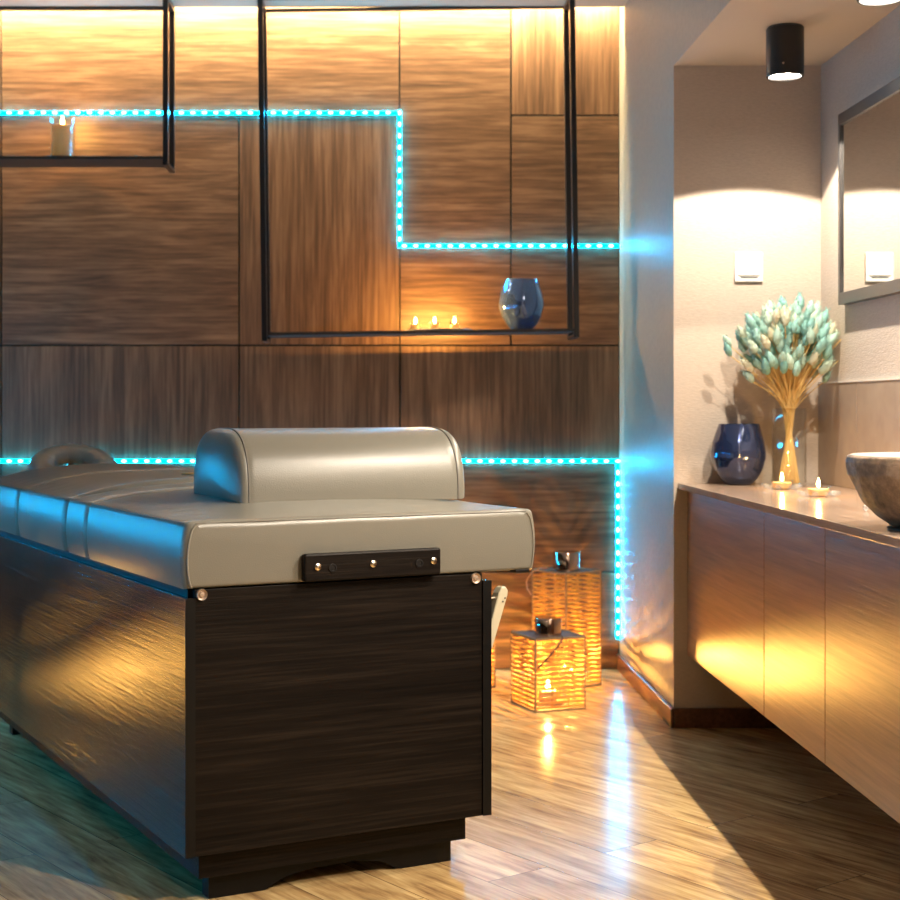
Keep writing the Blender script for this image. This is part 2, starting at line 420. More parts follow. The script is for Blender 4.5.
# ------------------------------------------------------------------ cyan LED strips
dm = MB().lathe([(0, -.0045), (.0035, -.0035), (.0052, 0), (.0035, .0035), (0, .0045)], 10)
diode0 = dm.build('led_diode', M['diode'])
def led_strip(path, label, diodes=True, nrm=(0, -1, 0), pitch=0.0459):
    """path = world points; tape is a slim box run on each leg"""
    t = empty('led_strip', path[0], 0, label, 'light strip')
    o0 = Vector(path[0]); nv = Vector(nrm)
    mb = MB(); w = 0.0062
    for a, b in zip(path, path[1:]):
        a = Vector(a)-o0; b = Vector(b)-o0; d = (b-a).normalized(); s = d.cross(nv)*w
        a2, b2 = a-d*w, b+d*w
        vs = []
        for p in (a2, b2):
            for q in (s, -s):
                for e in (Vector((0, 0, 0)), nv*0.004): vs.append(mb.bm.verts.new(p+q+e))
        for f in ((0,1,3,2),(4,6,7,5),(0,4,5,1),(2,3,7,6),(0,2,6,4),(1,5,7,3)): mb.bm.faces.new([vs[i] for i in f])
    mb.build('tape', M['cyan' if diodes else 'cyan_bright'], parent=t)
    if diodes:
        carry = 0.02
        for a, b in zip(path, path[1:]):
            a = Vector(a)-o0; b = Vector(b)-o0; L = (b-a).length; d = (b-a).normalized()
            s = carry
            while s < L:
                c = link_copy(diode0, t)
                c.location = a + d*s + nv*0.006
                c.rotation_euler = d.to_track_quat('X', 'Z').to_euler(); c.scale = (1.9, 1.15, 1.15)
                s += pitch
            carry = s - L
    return t
yw = ZB-.0005
z1_, z2_, z3_ = Zh(113, ZB), Zh(246, ZB), Zh(461, ZB)
xs = -1.62
led_strip([(xs, yw, z1_), (X(399.5, ZB), yw, z1_), (X(399.5, ZB), yw, z2_), (XW-.012, yw, z2_)],
          'stepped cyan LED strip crossing the upper wood wall behind the hanging shelves')
led_strip([(xs, yw, z3_), (XW-.008, yw, z3_), (XW-.008, yw, Zh(637, ZB))],
          'low cyan LED strip on the wood wall, turning down in the right corner')
bpy.data.objects.remove(diode0)
led_strip([(XL+.0005, 1.2, z3_), (XL+.0005, ZB-.02, z3_)], 'cyan LED strip along the left wall, outside the picture', False, (1, 0, 0))
# warm cove tape above the ceiling's edge
tag(MB().box((XL+.05, 5.862, 2.70), (XW-.01, 5.874, 2.706)).build('cove_light', M['cove']),
    'warm white light strip hidden in the slot above the wood wall', 'light strip')

# ------------------------------------------------------------------ lights
def light(name, kind, loc, power, col, size=0.02, **kw):
    l = bpy.data.lights.new(name, kind); l.energy = power; l.color = col
    if kind in ('POINT', 'SPOT'): l.shadow_soft_size = size
    for k, v in kw.items(): setattr(l, k, v)
    o = bpy.data.objects.new(name, l); COL.objects.link(o); o.location = loc
    return o
# surface-mounted cylinder downlights
def downlight(x, y, zc, label, power, spot=126, blend=0.06, rz=0, group=None):
    t = empty('ceiling_downlight', (x, y, zc), rz, label, 'ceiling lamp', 'black cylinder spotlights on the ceiling')
    h = 0.148; r = 0.0545
    MB().lathe([(r-.004, 0), (r-.004, -.004), (r, -.006), (r, -h+.002), (r-.002, -h), (r-.007, -h), (r-.008, -h+.012), (0, -h+.012)], 48).build('housing', M['metalblack'], parent=t, smooth=40)
    MB().lathe([(r-.009, -h+.0085), (0, -h+.0085)], 40).lathe([(r-.009, -h+.0085), (r-.009, -h+.0115)], 40).build('lens', M['lens'], parent=t)
    MB().lathe([(0, .002), (.003, .0015), (.003, -.001), (0, -.001)], 10, M=Matrix.Translation((-r*.35, -r*.937, -h+.03)) @ Matrix.Rotation(PI/2, 4, 'X')).build('screw', M['snap'], parent=t)
    s = light('lamp', 'SPOT', (0, 0, -h-.004), power, (1.0, 0.88, 0.72), 0.009, spot_size=math.radians(spot), spot_blend=blend)
    s.parent = t
    return t
PW = 66
downlight(1.208, 4.39, HS, 'black cylinder ceiling spotlight nearest the niche wall, above the dried flowers', PW)
downlight(1.208, 3.56, HS, 'black cylinder spotlight cut off by the top edge at right', PW)
downlight(1.208, 2.73, HS, 'third black cylinder spotlight of the niche row, outside the picture', 125)
downlight(1.208, 1.90, HS, 'fourth black cylinder spotlight of the niche row, outside the picture', 125)
downlight(-0.3, 0.9, HC, 'black cylinder fill lamp added on the room ceiling near the camera, unseen', 14, spot=150, blend=0.6)  # added out of view as weak fill from the camera side

# ------------------------------------------------------------------ hanging shelf frames
def shelf_frame(x0, x1, zbot, label, tilt=0.0):
    """steel box frame: two U-shapes (front, rear) joined at the foot, one thin board"""
    yf, yr, w = 5.655, 5.835, 0.0205
    ztop = HC
    t = empty('hanging_shelf', ((x0+x1)/2, yf, ztop), 0, label, 'shelf')
    hx = (x1-x0)/2; dz = zbot-ztop; d = yr-yf
    mb = MB()
    for sx in (-1, 1):
        xa = sx*hx - (w if sx > 0 else 0)
        for y in (0, d):
            mb.box((xa, y, dz), (xa+w, y+w, -.002))
        mb.box((xa, w, dz), (xa+w, d, dz+w*.6)); mb.box((xa, w, -.002-w), (xa+w, d, -.002))
    for y in (0, d):
        mb.box((-hx+w, y, -.014), (hx-w, y+w, -.002))
    mb.build('steel_frame', M['metalblack'], parent=t, bevel=0.0015)
    MB().box((-hx+w+.0005, 0.0, dz+.022), (hx-w-.0005, d+w*.8, dz+.034)).build('board', M['shelf'], parent=t, bevel=0.001)
    t.rotation_euler = (0, tilt, 0)
    return t
ZF = 5.67
shelf_frame(-2.05, X(168.5, ZF), Zh(165.5, ZF), 'black steel hanging shelf at top left carrying the pillar candle')
fr2 = shelf_frame(X(257.5, ZF), X(574.5, ZF), Zh(339.5, ZF), 'tall black steel hanging frame whose shelf holds blue glass and tealights', math.radians(-0.75))
zs_r = Zh(331.5, ZF)
def shelf_z(x):   # top of the slightly tilted board at x
    c, s_ = math.cos(-fr2.rotation_euler.y), math.sin(fr2.rotation_euler.y)
    lz = Zh(339.5, ZF)-HC+.034
    lx = ((x-fr2.location.x)-lz*s_)/c
    return HC - lx*s_ + lz*c
zs_l = Zh(165.5, ZF)+.034

# ------------------------------------------------------------------ candles
def flame(parent, loc, s=1.0, power=0.0):
    MB().lathe([(0, 0), (.0035*s, .003*s), (.005*s, .008*s), (.0042*s, .014*s), (.002*s, .021*s), (0, .027*s)], 12, c=loc).build('flame', M['flame'], parent=parent, smooth=60)
    if power:
        l = light('candlelight', 'POINT', (loc[0], loc[1], loc[2]+.030*s+.004), power, (1.0, 0.50, 0.10), 0.004)
        l.parent = parent
def tealight(loc, label, power=1.0, r=0.0335, h=0.030, petals=0, group=None):
    t = empty('tealight_candle', loc, 0, label, 'candle', group or 'tealights in glass cups')
    MB().lathe([(0, 0), (r*.8, 0), (r, h*.35), (r, h), (r-.0025, h), (r-.003, h*.4), (r*.75, .004), (0, .004)], 28).build('glass_cup', M['glass'], parent=t, smooth=50)
    MB().lathe([(0, .0045), (r*.72, .0045), (r*.84, h*.4), (r*.86, h*.72), (r*.3, h*.70), (0, h*.70)], 28).build('wax', M['wax'], parent=t, smooth=50)
    MB().tube([(0, 0, h*.69), (.0006, 0, h*.69+.008)], .0009, 6).build('wick', M['wick'], parent=t)
    flame(t, (0, 0, h*.70+.005), 1.0, power)
    for k in range(petals):
        a = 2*PI*k/petals + .3
        mb = MB()
        Mx = Matrix.Rotation(a, 4, 'Z') @ Matrix.Translation((r+.014, 0, .0085)) @ Matrix.Rotation(math.radians(-18), 4, 'Y') @ Matrix.Diagonal((.0165, .0105, .0082, 1))
        bmesh.ops.create_icosphere(mb.bm, subdivisions=1, radius=1.0, matrix=Mx)
        mb.build('crystal_petal', M['crystal'], parent=t)
    return t
ZC = 0.801
tealight((X(782, 4.50), 4.50, ZC), 'lit tealight with crystal petals in front of the dried flower stems', 1.0, petals=8)
tealight((X(818.5, 4.14), 4.14, ZC), 'lit tealight with crystal petals nearest the stone basin', 1.0, petals=8)
o = MB(); bmesh.ops.create_icosphere(o.bm, subdivisions=1, radius=1.0, matrix=Matrix.Translation((0, 0, .009)) @ Matrix.Diagonal((.008, .008, .0089, 1)))
tag(o.build('crystal_pebble', M['crystal'], loc=(X(866, 3.55), 3.55, ZC)), 'single small crystal pebble on the counter just left of the stone basin', 'pebble')

# tray with three glass tealights on the right shelf
yS = 5.755
tray = MB().lathe([(0, 0), (.105, 0), (.132, .006), (.128, .008), (.10, .003), (0, .003)], 40, M=Matrix.Diagonal((1, .48, 1, 1)))
tray.build('candle_tray', M['metalblack'], loc=(X(438.5, yS), yS, shelf_z(X(438.5, yS))+.0003), smooth=40)
tr = bpy.data.objects['candle_tray']; tr.rotation_euler = fr2.rotation_euler; tag(tr, 'long dark oval tray under three tealights on the hanging shelf', 'tray')
for px, lab, dy in ((415.5, 'left tealight in clear glass on the dark oval tray', .0), (434.5, 'middle tealight in clear glass on the dark oval tray', -.012), (454.5, 'right tealight in clear glass on the dark oval tray', .0)):
    tealight((X(px, yS), yS+dy, shelf_z(X(px, yS))+.0042), lab, 4.0, r=.022, h=.030, petals=0)
# pillar candle on the left shelf
cd = empty('pillar_candle', (X(62.5, yS), yS, zs_l+.0035), 0, 'lit pillar candle in a glass cylinder on the left hanging shelf', 'candle')
MB().lathe([(0, 0), (.047, 0), (.047, .158), (.0445, .158), (.0445, .004), (0, .004)], 36).build('glass_cylinder', M['glass'], parent=cd, smooth=50)
MB().lathe([(0, .0045), (.041, .0045), (.041, .128), (.036, .130), (.02, .120), (0, .119)], 36).build('wax', M['wax'], parent=cd, smooth=50)
MB().tube([(0, 0, .118), (.001, 0, .133)], .0012, 6).build('wick', M['wick'], parent=cd)
flame(cd, (0, 0, .130), 1.35, 4.5)
dish = MB().lathe([(0, 0), (.07, 0), (.088, .0035), (.085, .005), (.066, .003), (0, .003)], 40).build('candle_dish', M['metalblack'], loc=(X(62.5, yS), yS, zs_l+.0002), smooth=40)
tag(dish, 'shallow black dish under the pillar candle', 'dish')

# ------------------------------------------------------------------ blue glass vases (tulip-shaped, slanting flutes)
def vase(loc, label, rz=0.0, mat='blueglass'):
    prof = [(0, 0), (.030, 0), (.042, .003), (.060, .022), (.076, .050), (.0855, .085), (.086, .105), (.081, .138), (.072, .170), (.064, .195)]
    inner = [(.0612, .195), (.069, .170), (.078, .138), (.083, .105), (.082, .085), (.073, .052), (.056, .026), (.030, .012), (0, .012)]
    def rf(r, t, z):
        k = max(0, min(1, z/.02)) * max(0, min(1, (.195-z)/.03+.15))
        return r*(1 + .022*k*math.sin(5*t + 14*z) + .010*k*math.sin(9*t - 22*z))
    def dens(p):
        out = []
        for (a, b) in zip(p, p[1:]):
            for i in range(4): out.append((a[0]+(b[0]-a[0])*i/4, a[1]+(b[1]-a[1])*i/4))
        return out+[p[-1]]
    o = MB().lathe(dens(prof)+dens(inner), 72, rf=rf).build('glass_vase', M[mat], loc=loc, smooth=60)
    o.rotation_euler = (0, 0, rz)
    return tag(o, label, 'vase', 'blue glass vases')
vase((X(739, 4.775), 4.775, ZC), 'dark blue glass vase with no flowers on the vanity counter by the niche wall', 0.4)
vase((X(521.5, yS), yS, shelf_z(X(521.5, yS))+.0006), 'shiny pale blue glass vase on the hanging shelf of the wood wall', 2.0, 'paleblue')

# ------------------------------------------------------------------ massage table
C0 = (X(185.6, 3.103), 3.103, 0.0)
TA = math.radians(26.9)
tb = empty('massage_table', C0, TA, 'grey leather massage table on a dark wood cabinet base', 'massage table')
W, Lc = 0.742, 1.93
z0c, z1c = 0.109, 0.650
MB().box((0, 0, z0c), (.021, Lc, z1c)).build('side_panel', M['wenge_side'], parent=tb, bevel=.0008)
MB().box((W-.021, 0, z0c), (W, Lc, z1c)).build('side_panel', M['wenge_side'], parent=tb, bevel=.0008)
MB().box((-.0012, -.0012, z0c), (.0215, .0, z1c)).build('edge_band', M['black'], parent=tb)
MB().box((W-.0215, -.0012, z0c), (W+.0012, .0, z1c)).build('edge_band', M['black'], parent=tb)
MB().box((.0218, .003, z0c), (W-.0218, .022, .667)).build('front_panel', M['wenge'], parent=tb, bevel=.0008)
MB().box((.0218, Lc-.022, z0c), (W-.0218, Lc-.003, .667)).build('rear_panel', M['wenge'], parent=tb, bevel=.0008)
MB().box((.013, .024, z1c-.02), (W-.013, Lc-.024, .668)).box((.03, .022, z0c), (W-.03, Lc-.022, z0c+.016)).build('deck', M['black'], parent=tb)
MB().box((.040, .030, .052), (W-.050, Lc-.03, z0c-.0005)).build('plinth', M['wenge'], parent=tb, bevel=.0008)
# feet: boards with a cut-out arch
def foot(b0, b1):
    a0, a1 = .070, W-.078
    pts = [(a0, 0), (a0+.13, 0)]
    for i in range(1, 8):
        t = i/8; pts.append((a0+.13+.075*t, .026*math.sin(t*PI/2)))
    pts.append((a0+.24, .032)); pts.append((a1-.24, .034))
    for i in range(1, 8):
        t = i/8; pts.append((a1-.20+.06*t, .026*math.cos(t*PI/2)))
    pts += [(a1-.13, 0), (a1, 0), (a1, .0515), (a0, .0515)]
    MB().prism(pts, 'y', b0, b1).build('foot', M['black'], parent=tb)
foot(.050, .090); foot(Lc-.10, Lc-.06)
# upholstery
def sec_mesh(a0, a1, b0, b1, z0, h, crown, r, bulge=.010, nb=48, na=44, wr=0.0, seed=0, tilt=0.0):
    """one padded section: outline in (a,z) swept along b, ends drawn in"""
    mb = MB(); rings = []
    wid = a1-a0
    def outline(inset, b):
        pts = []
        # left side going up, top across, right side going down
        ns = 10
        for i in range(ns+1):
            t = i/ns
            pts.append((a0 - bulge*math.sin(PI*t)**.8 + inset, z0 + inset*.6 + (h-.012-inset*.9)*t))
        for i in range(1, 5):
            t = i/5*PI/2
            pts.append((a0 + .014*(1-math.cos(t)) + inset, z0+h-.012-inset*.4 + .012*math.sin(t)))
        for i in range(na+1):
            s = i/na
            a = a0+.016+inset + (wid-.032-2*inset)*s
            e = min(s, 1-s)*2
            cz = crown*(1-(1-e)**2.6)*(1-math.exp(-((b-b0)/.16)**1.3) if b0 < .01 else 1)
            # puckers running in from the side seam
            pk = 0
            if wr:
                f = max(0, 1-e*4.0)
                pk = wr*f*(math.sin(b*78+seed)+.5*math.sin(b*151+1.3*seed))*e*4
                pk += wr*.35*noise.noise(Vector((a*9, b*6, seed)))
            pts.append((a, z0+h+cz-inset*1.1+pk))
        for i in range(4, 0, -1):
            t = i/5*PI/2
            pts.append((a1 - .014*(1-math.cos(t)) - inset, z0+h-.012-inset*.4 + .012*math.sin(t)))
        for i in range(ns, -1, -1):
            t = i/ns
            pts.append((a1 + bulge*math.sin(PI*t)**.8 - inset, z0 + inset*.6 + (h-.012-inset*.9)*t))
        return pts
    bs = []
    for i in range(9):
        t = i/8*PI/2
        bs.append((b0 + r*(1-math.cos(t)), r*(1-math.sin(t))))
    m = nb
    for i in range(1, m): bs.append((b0+r+(b1-b0-2*r)*i/m, 0))
    for i in range(8, -1, -1):
        t = i/8*PI/2
        bs.append((b1 - r*(1-math.cos(t)), r*(1-math.sin(t))))
    for b, ins in bs:
        rings.append([mb.bm.verts.new((a, b, z+tilt*(b-b0))) for a, z in outline(ins, b)])
    for A, B in zip(rings, rings[1:]):
        for k in range(len(A)-1): mb.bm.faces.new((A[k], A[k+1], B[k+1], B[k]))
        mb.bm.faces.new((A[-1], A[0], B[0], B[-1]))
    # end faces as grids of strips (left side to right side)
    for ring in (rings[0], rings[-1]): mb.bm.faces.new(ring)
    return mb
ZM = .669; HM = .142; WM = .862
secs = [(0.0, .722, .030, .016, .0045), (.724, .925, .034, .028, .004), (.927, 1.452, .046, .026, .006), (1.454, 1.98, .048, .026, .006)]
for k, (b0, b1, cr, r, wr) in enumerate(secs):
    o = sec_mesh(0.0, WM, b0, b1, ZM, HM, cr, r, wr=wr, seed=k*3.1, bulge=.008).build('mattress_section', M['leather'], parent=tb, smooth=50)
# seams: piping around the front face, stitch line on top and side edges
pp = [(.013, .000, ZM+.004)]
for i in range(0, 11): t = i/10; pp.append((.010-.008*math.sin(PI*t)**.8+.004*t, -.001, ZM+.008+(HM-.026)*t))
pp.append((.022, -.001, ZM+HM-.008))
MB().tube(pp, .0020, 6).build('piping', M['pipe'], parent=tb, smooth=60)
pr = [(WM-a, b, z) for a, b, z in pp]
MB().tube(pr, .0013, 6).build('piping', M['pipe'], parent=tb, smooth=60)
tp = [(.022+(WM-.044)*i/30, .004, ZM+HM-.0045) for i in range(31)]
MB().tube(tp, .0014, 5).build('seam', M['stitch'], parent=tb, smooth=60)
for (b0, b1, cr, r, wr) in secs:
    MB().tube([(.0035-.003*math.sin(PI*i/20), b0+r+(b1-b0-2*r)*i/20, ZM+HM-.0045) for i in range(21)], .0018, 5).build('seam', M['stitch'], parent=tb, smooth=60)
# hand-rail plate on the front with screws and holes
a0, a1, pz0, pz1 = .262, .598, .673, .733
cz = []
rr = .02
def rrect(x0, x1, z0, z1, r, n=5):
    out = []
    for cx, cz_, s in ((x1-r, z1-r, 0), (x0+r, z1-r, 1), (x0+r, z0+r, 2), (x1-r, z0+r, 3)):
        for i in range(n+1):
            t = (s+i/n)*PI/2; out.append((cx+r*math.cos(t), cz_+r*math.sin(t)))
    return out
pl = MB().prism(rrect(a0, a1, pz0, pz1, .006), 'y', -.022, -.001).build('mounting_plate', M['wenge'], parent=tb, bevel=.004)
for a in (a0+.030, (a0+a1)/2-.004, a1-.020):
    MB().lathe([(0, .0055), (.004, .005), (.0078, .003), (.0085, 0), (0, 0)], 20, M=Matrix.Translation((a, -.022, (pz0+pz1)/2+.002)) @ Matrix.Rotation(PI/2, 4, 'X')).build('screw', M['nickel'], parent=pl, smooth=40)
for a in (a0+.066, a1-.056):
    MB().lathe([(.0095, 0), (.0095, .002), (.0066, .0022), (.0062, .0004), (0, .0003)], 20, M=Matrix.Translation((a, -.0222, (pz0+pz1)/2-.002)) @ Matrix.Rotation(PI/2, 4, 'X')).build('socket', M['metalblack'], parent=pl, smooth=40)
for a in (.036, .702):
    MB().lathe([(0, .006), (.005, .005), (.007, .002), (.0115, .006), (.012, 0), (0, 0)], 22, M=Matrix.Translation((a, .003, .657)) @ Matrix.Rotation(PI/2, 4, 'X')).build('snap_stud', M['snap'], parent=tb, smooth=40)
MB().box((WM-.05, .004, ZM-.006), (WM-.012, .03, ZM+.002)).build('clip', M['metalblack'], parent=tb, bevel=.002)
# cream lever at the right side
lv = MB()
lp = [(W+.0015, .40-.0, 0), (W+.0015, 0, 0)]
prof = [(W+.001, .490), (W+.008, .490), (W+.050, .612), (W+.051, .624), (W+.044, .633), (W+.034, .631), (W+.026, .618), (W+.001, .540)]
lv.prism(prof, 'y', .006, .034)
lvo = lv.build('side_lever', M['cream'], parent=tb, bevel=.003); lvo['label'] = 'cream plastic lever'
MB().tube([(W, .02, .606), (W+.026, .02, .606)], .004, 8).build('rod', M['nickel'], parent=lvo)
MB().lathe([(0, .001), (.002, .001), (.002, 0), (0, 0)], 10, M=Matrix.Translation((W+.036, .006, .598)) @ Matrix.Rotation(PI/2, 4, 'X')).build('bolt', M['metalblack'], parent=lvo)
MB().lathe([(0, .001), (.002, .001), (.002, 0), (0, 0)], 10, M=Matrix.Translation((W+.042, .006, .606)) @ Matrix.Rotation(PI/2, 4, 'X')).build('bolt', M['metalblack'], parent=lvo)
# face cradle: padded horseshoe on a bracket at the far end
fc = empty('face_cradle', (.345, 2.10, .822)); fc.parent = tb
fc.rotation_euler = (math.radians(27), 0, math.radians(-8))
mb = MB(); nr, ns_ = 48, 16; rings = []
for i in range(nr):
    t = 2*PI*i/nr; R_ = .105; rt = .047*(1 + .04*math.sin(17*t)+.03*math.sin(9*t+1))
    cx_, cy_ = R_*1.02*math.cos(t), R_*1.0*math.sin(t)
    rings.append([mb.bm.verts.new((cx_+rt*math.cos(s)*math.cos(t), cy_+rt*math.cos(s)*math.sin(t), .018+rt*.62*math.sin(s))) for s in [2*PI*k/ns_ for k in range(ns_)]])
for i in range(nr):
    A, B = rings[i], rings[(i+1) % nr]
    for k in range(ns_): mb.bm.faces.new((A[k], A[(k+1) % ns_], B[(k+1) % ns_], B[k]))
mb.build('cushion', M['leather'], parent=fc, smooth=70)
MB().box((-.012, -.22, -.02), (.012, .10, -.004)).build('bracket', M['metalblack'], parent=fc, bevel=.002)
# thin ochre oval following the top surface of the upholstery
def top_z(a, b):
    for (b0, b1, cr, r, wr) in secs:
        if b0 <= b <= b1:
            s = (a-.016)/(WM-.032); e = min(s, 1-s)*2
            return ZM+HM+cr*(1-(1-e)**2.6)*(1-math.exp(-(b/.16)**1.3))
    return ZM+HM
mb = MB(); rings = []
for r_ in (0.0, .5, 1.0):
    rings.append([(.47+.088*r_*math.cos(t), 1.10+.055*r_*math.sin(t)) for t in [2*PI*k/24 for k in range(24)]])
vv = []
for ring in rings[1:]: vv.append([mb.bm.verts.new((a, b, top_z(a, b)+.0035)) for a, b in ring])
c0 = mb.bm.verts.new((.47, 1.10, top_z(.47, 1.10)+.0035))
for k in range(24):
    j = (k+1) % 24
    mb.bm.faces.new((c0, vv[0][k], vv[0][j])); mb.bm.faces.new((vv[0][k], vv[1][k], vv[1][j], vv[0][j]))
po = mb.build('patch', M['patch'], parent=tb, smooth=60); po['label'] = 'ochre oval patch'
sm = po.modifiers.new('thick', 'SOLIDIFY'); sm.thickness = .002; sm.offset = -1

# ------------------------------------------------------------------ bolster
pa = math.radians(24)
pil = empty('bolster_pillow', (X(247, 3.40), 3.40, .8265), pa, 'grey leather half-round bolster lying on the near end of the massage table', 'bolster')
PLn, PD, PH = .548, .36, .172
def bol_profile(n=40):
    out = []
    # D section (b, z): flat bottom, round front and back
    for i in range(n+1):
        t = PI*i/n
        x = math.cos(t); z = math.sin(t)
        ex, ez = .62, .78
        out.append((PD/2 - PD/2*math.copysign(abs(x)**ex, x), PH*(z**ez)))
    return out
bp_ = bol_profile()
mb = MB(); rings = []
def ring_at(a, sc_, zo=0):
    cx_, cz_ = PD/2, PH*.42
    return [mb.bm.verts.new((a, cx_+(b-cx_)*sc_, max(0.0, cz_+(z-cz_)*sc_) if z > .001 else (cz_-cz_*sc_))) for b, z in bp_]
st = []
bul = .042
for i in range(10):
    q = i/10; st.append((-bul*math.cos(q*PI/2)**1.0*(1)+0, .12+.88*math.sin(q*PI/2)))
st = [(-bul*math.sqrt(max(0, 1-((q)**2.4))), q) for q in (0.05, .2, .4, .6, .75, .86, .93, .97, .99)] + [(0.002, 1.0), (.006, .992), (.010, 1.0)]
body = [(PLn*i/24, 1.0) for i in range(1, 24)]
st2 = [(PLn-a, s) for a, s in st[::-1]]
for a, s in st+body+st2: rings.append(ring_at(a, s))
for A, B in zip(rings, rings[1:]):
    for k in range(len(A)-1): mb.bm.faces.new((A[k], A[k+1], B[k+1], B[k]))
    mb.bm.faces.new((A[-1], A[0], B[0], B[-1]))
mb.bm.faces.new(rings[0]); mb.bm.faces.new(rings[-1])
mb.build('cover', M['leather'], parent=pil, smooth=60)
for a in (.006, PLn-.006):
    MB().tube([(a, PD/2+(b-PD/2)*.998, z+.0005) for b, z in bp_], .0022, 5).build('seam', M['stitch'], parent=pil, smooth=60)

# ------------------------------------------------------------------ rattan lanterns
def lantern(loc, rz, w, h, cols, label, power, cap_r, cap_h, strap=None, slats_low=0.0, pitch=.0165):
    t = empty('rattan_lantern', loc, rz, label, 'lantern', 'rattan lanterns on the floor')
    q = w/2
    mb = MB(); e = .0055
    for sx in (-1, 1):
        for sy in (-1, 1):
            mb.box((sx*q-e/2, sy*q-e/2, .0), (sx*q+e/2, sy*q+e/2, h))
    for z in (0.0, h-.007):
        for s in (-1, 1):
            mb.box((-q, s*q-e/2, z), (q, s*q+e/2, z+.007)); mb.box((s*q-e/2, -q, z), (s*q+e/2, q, z+.007))
    mb.build('frame', M['lathwood'], parent=t)
    MB().box((-q+e/2, -q+e/2, .001), (q-e/2, q-e/2, .007)).build('base_board', M['lathwood'], parent=t)
    # woven walls: flat strands weaving in and out of upright stakes
    for side in range(4):
        R_ = Matrix.Rotation(side*PI/2, 4, 'Z')
        mb = MB()
        for c in range(1, cols):
            a = -q + w*c/cols
            vs0 = len(mb.bm.verts)
            mb.box((a-.0016, -q-.0016, .006), (a+.0016, -q+.0016, h-.006), M=R_)
        z = .014; row = 0
        while z < h-.010:
            lowz = z < slats_low*h
            seg = 6*cols
            ph = (row % 2)*PI
            A = []
            th = .0052 if not lowz else .0040
            rings = []
            for i in range(seg+1):
                s = i/seg
                a = -q+.002 + (w-.004)*s
                dy = 0 if lowz else .0030*math.sin(PI*cols*s+ph)
                hz = th*(1-.42*abs(math.sin(PI*cols*s)) if not lowz else 1)
                dz = 0 if lowz else .0009*math.sin(PI*cols*s*2+row)
                cz_ = z+dz
                rings.append([mb.bm.verts.new(R_ @ Vector((a, -q+dy+oy, cz_+oz))) for oy, oz in ((-.0010, -hz), (.0010, -hz), (.0010, hz), (-.0010, hz))])
            for A_, B_ in zip(rings, rings[1:]):
                for k in range(4): mb.bm.faces.new((A_[k], A_[(k+1) % 4], B_[(k+1) % 4], B_[k]))
            z += pitch; row += 1
        mb.build('woven_side', M['rattan'], parent=t)
    # metal chimney and plate
    MB().box((-q+e/2, -q+e/2, h-.006), (q-e/2, q-e/2, h-.003)).build('top_board', M['strap'], parent=t)
    MB().lathe([(0, h-.0028), (cap_r, h-.0028), (cap_r, h+cap_h-.004), (cap_r-.003, h+cap_h), (0, h+cap_h)], 40).build('chimney', M['chrome'], parent=t, smooth=40)
    if strap: 
        MB().tube(strap[1], .0055 if strap[2] else .0035, 8, flat=.35 if strap[2] else 1).build('handle', strap[0], parent=t, smooth=60)
    MB().lathe([(0, .0072), (.030, .0072), (.030, .052), (.027, .055), (0, .052)], 28).build('candle', M['wax'], parent=t, smooth=50)
    flame(t, (0, 0, .056), 1.5, power)
    return t
# small one in front
fx, fy = X(535.5, 5.115), 5.115
rzS = math.radians(20)
w1 = .190
lantern((fx + w1*.5*math.cos(rzS)-w1*.5*math.sin(rzS), fy + w1*.5*math.sin(rzS)+w1*.5*math.cos(rzS), 0.0), rzS, w1, .254, 3,
        'small square rattan lantern standing in front of the tall one', 7.0, .047, .056,
        strap=(M['strap'], [(-w1*.5+.004, -w1/2-.007, .154), (-w1*.5+.022, -w1/2-.009, .168), (-w1*.5+.075, -w1/2-.009, .218), (-w1*.5+.100, -w1/2-.006, .248), (-w1*.5+.103, -w1/2+.002, .257)], False), slats_low=.48, pitch=.0165)
rzB = math.radians(37); w2 = .180
bx, by = X(566, 5.53), 5.53
lantern((bx + w2*.5*(math.cos(rzB)-math.sin(rzB)), by + w2*.5*(math.sin(rzB)+math.cos(rzB)), 0.0), rzB, w2, .433, 3,
        'tall square rattan lantern with chrome chimney against the wood wall', 10.0, .050, .068,
        strap=(M['strap_tan'], [(-w2*.5+.03, .0, .437), (-w2*.5-.004, .045, .440), (-w2*.5-.016, .080, .420), (-w2*.5-.024, .100, .390), (-w2*.5-.022, .098, .360), (-w2*.5-.010, .088, .335)], True), slats_low=.12, pitch=.0165)
lantern((.335, 5.66, 0.0), math.radians(8), .20, .30, 3, 'rattan lantern mostly hidden behind the right side of the massage table', 6.0, .045, .055, slats_low=0)
# more lanterns further left in the room (their glow is on the table's side)
lantern((-2.05, 4.88, 0.0), math.radians(20), .19, .36, 3, 'rattan lantern on the floor by the left wall, outside the picture', 15.0, .05, .06)

# ------------------------------------------------------------------ vanity
seams = [ZA-.001, X(0, 1)*0 + F*1.022/389, F*1.022/450, F*1.022/531, 2.35]
labs = ['wide wall-hung vanity cabinet in the corner below the blue vase', 'narrow wall-hung vanity cabinet, second from the niche wall',
        'wall-hung vanity cabinet under the stone basin', 'last wall-hung vanity cabinet, outside the picture at right']
XF = 1.022; zv0, zv1 = .2376, .7815
for k in range(4):
    y1, y0 = seams[k], seams[k+1]
    t = empty('vanity_cabinet', (XF, y0, zv0), 0, labs[k], 'cabinet', 'wall-hung vanity cabinets')
    MB().box((.0195, .001, 0.0), (XR-XF-.013, y1-y0-.001, zv1-zv0-.0005)).build('carcass', M['vanity'], parent=t)
    MB().box((0, .0018, 0.0), (.019, y1-y0-.0018, zv1-zv0-.003)).build('door', M['vanity'], parent=t, bevel=.0012)
ct = MB().box((.9925, 2.35, .782), (XR-.011, ZA-.001, ZC)).build('countertop', M['top'], bevel=.0015)
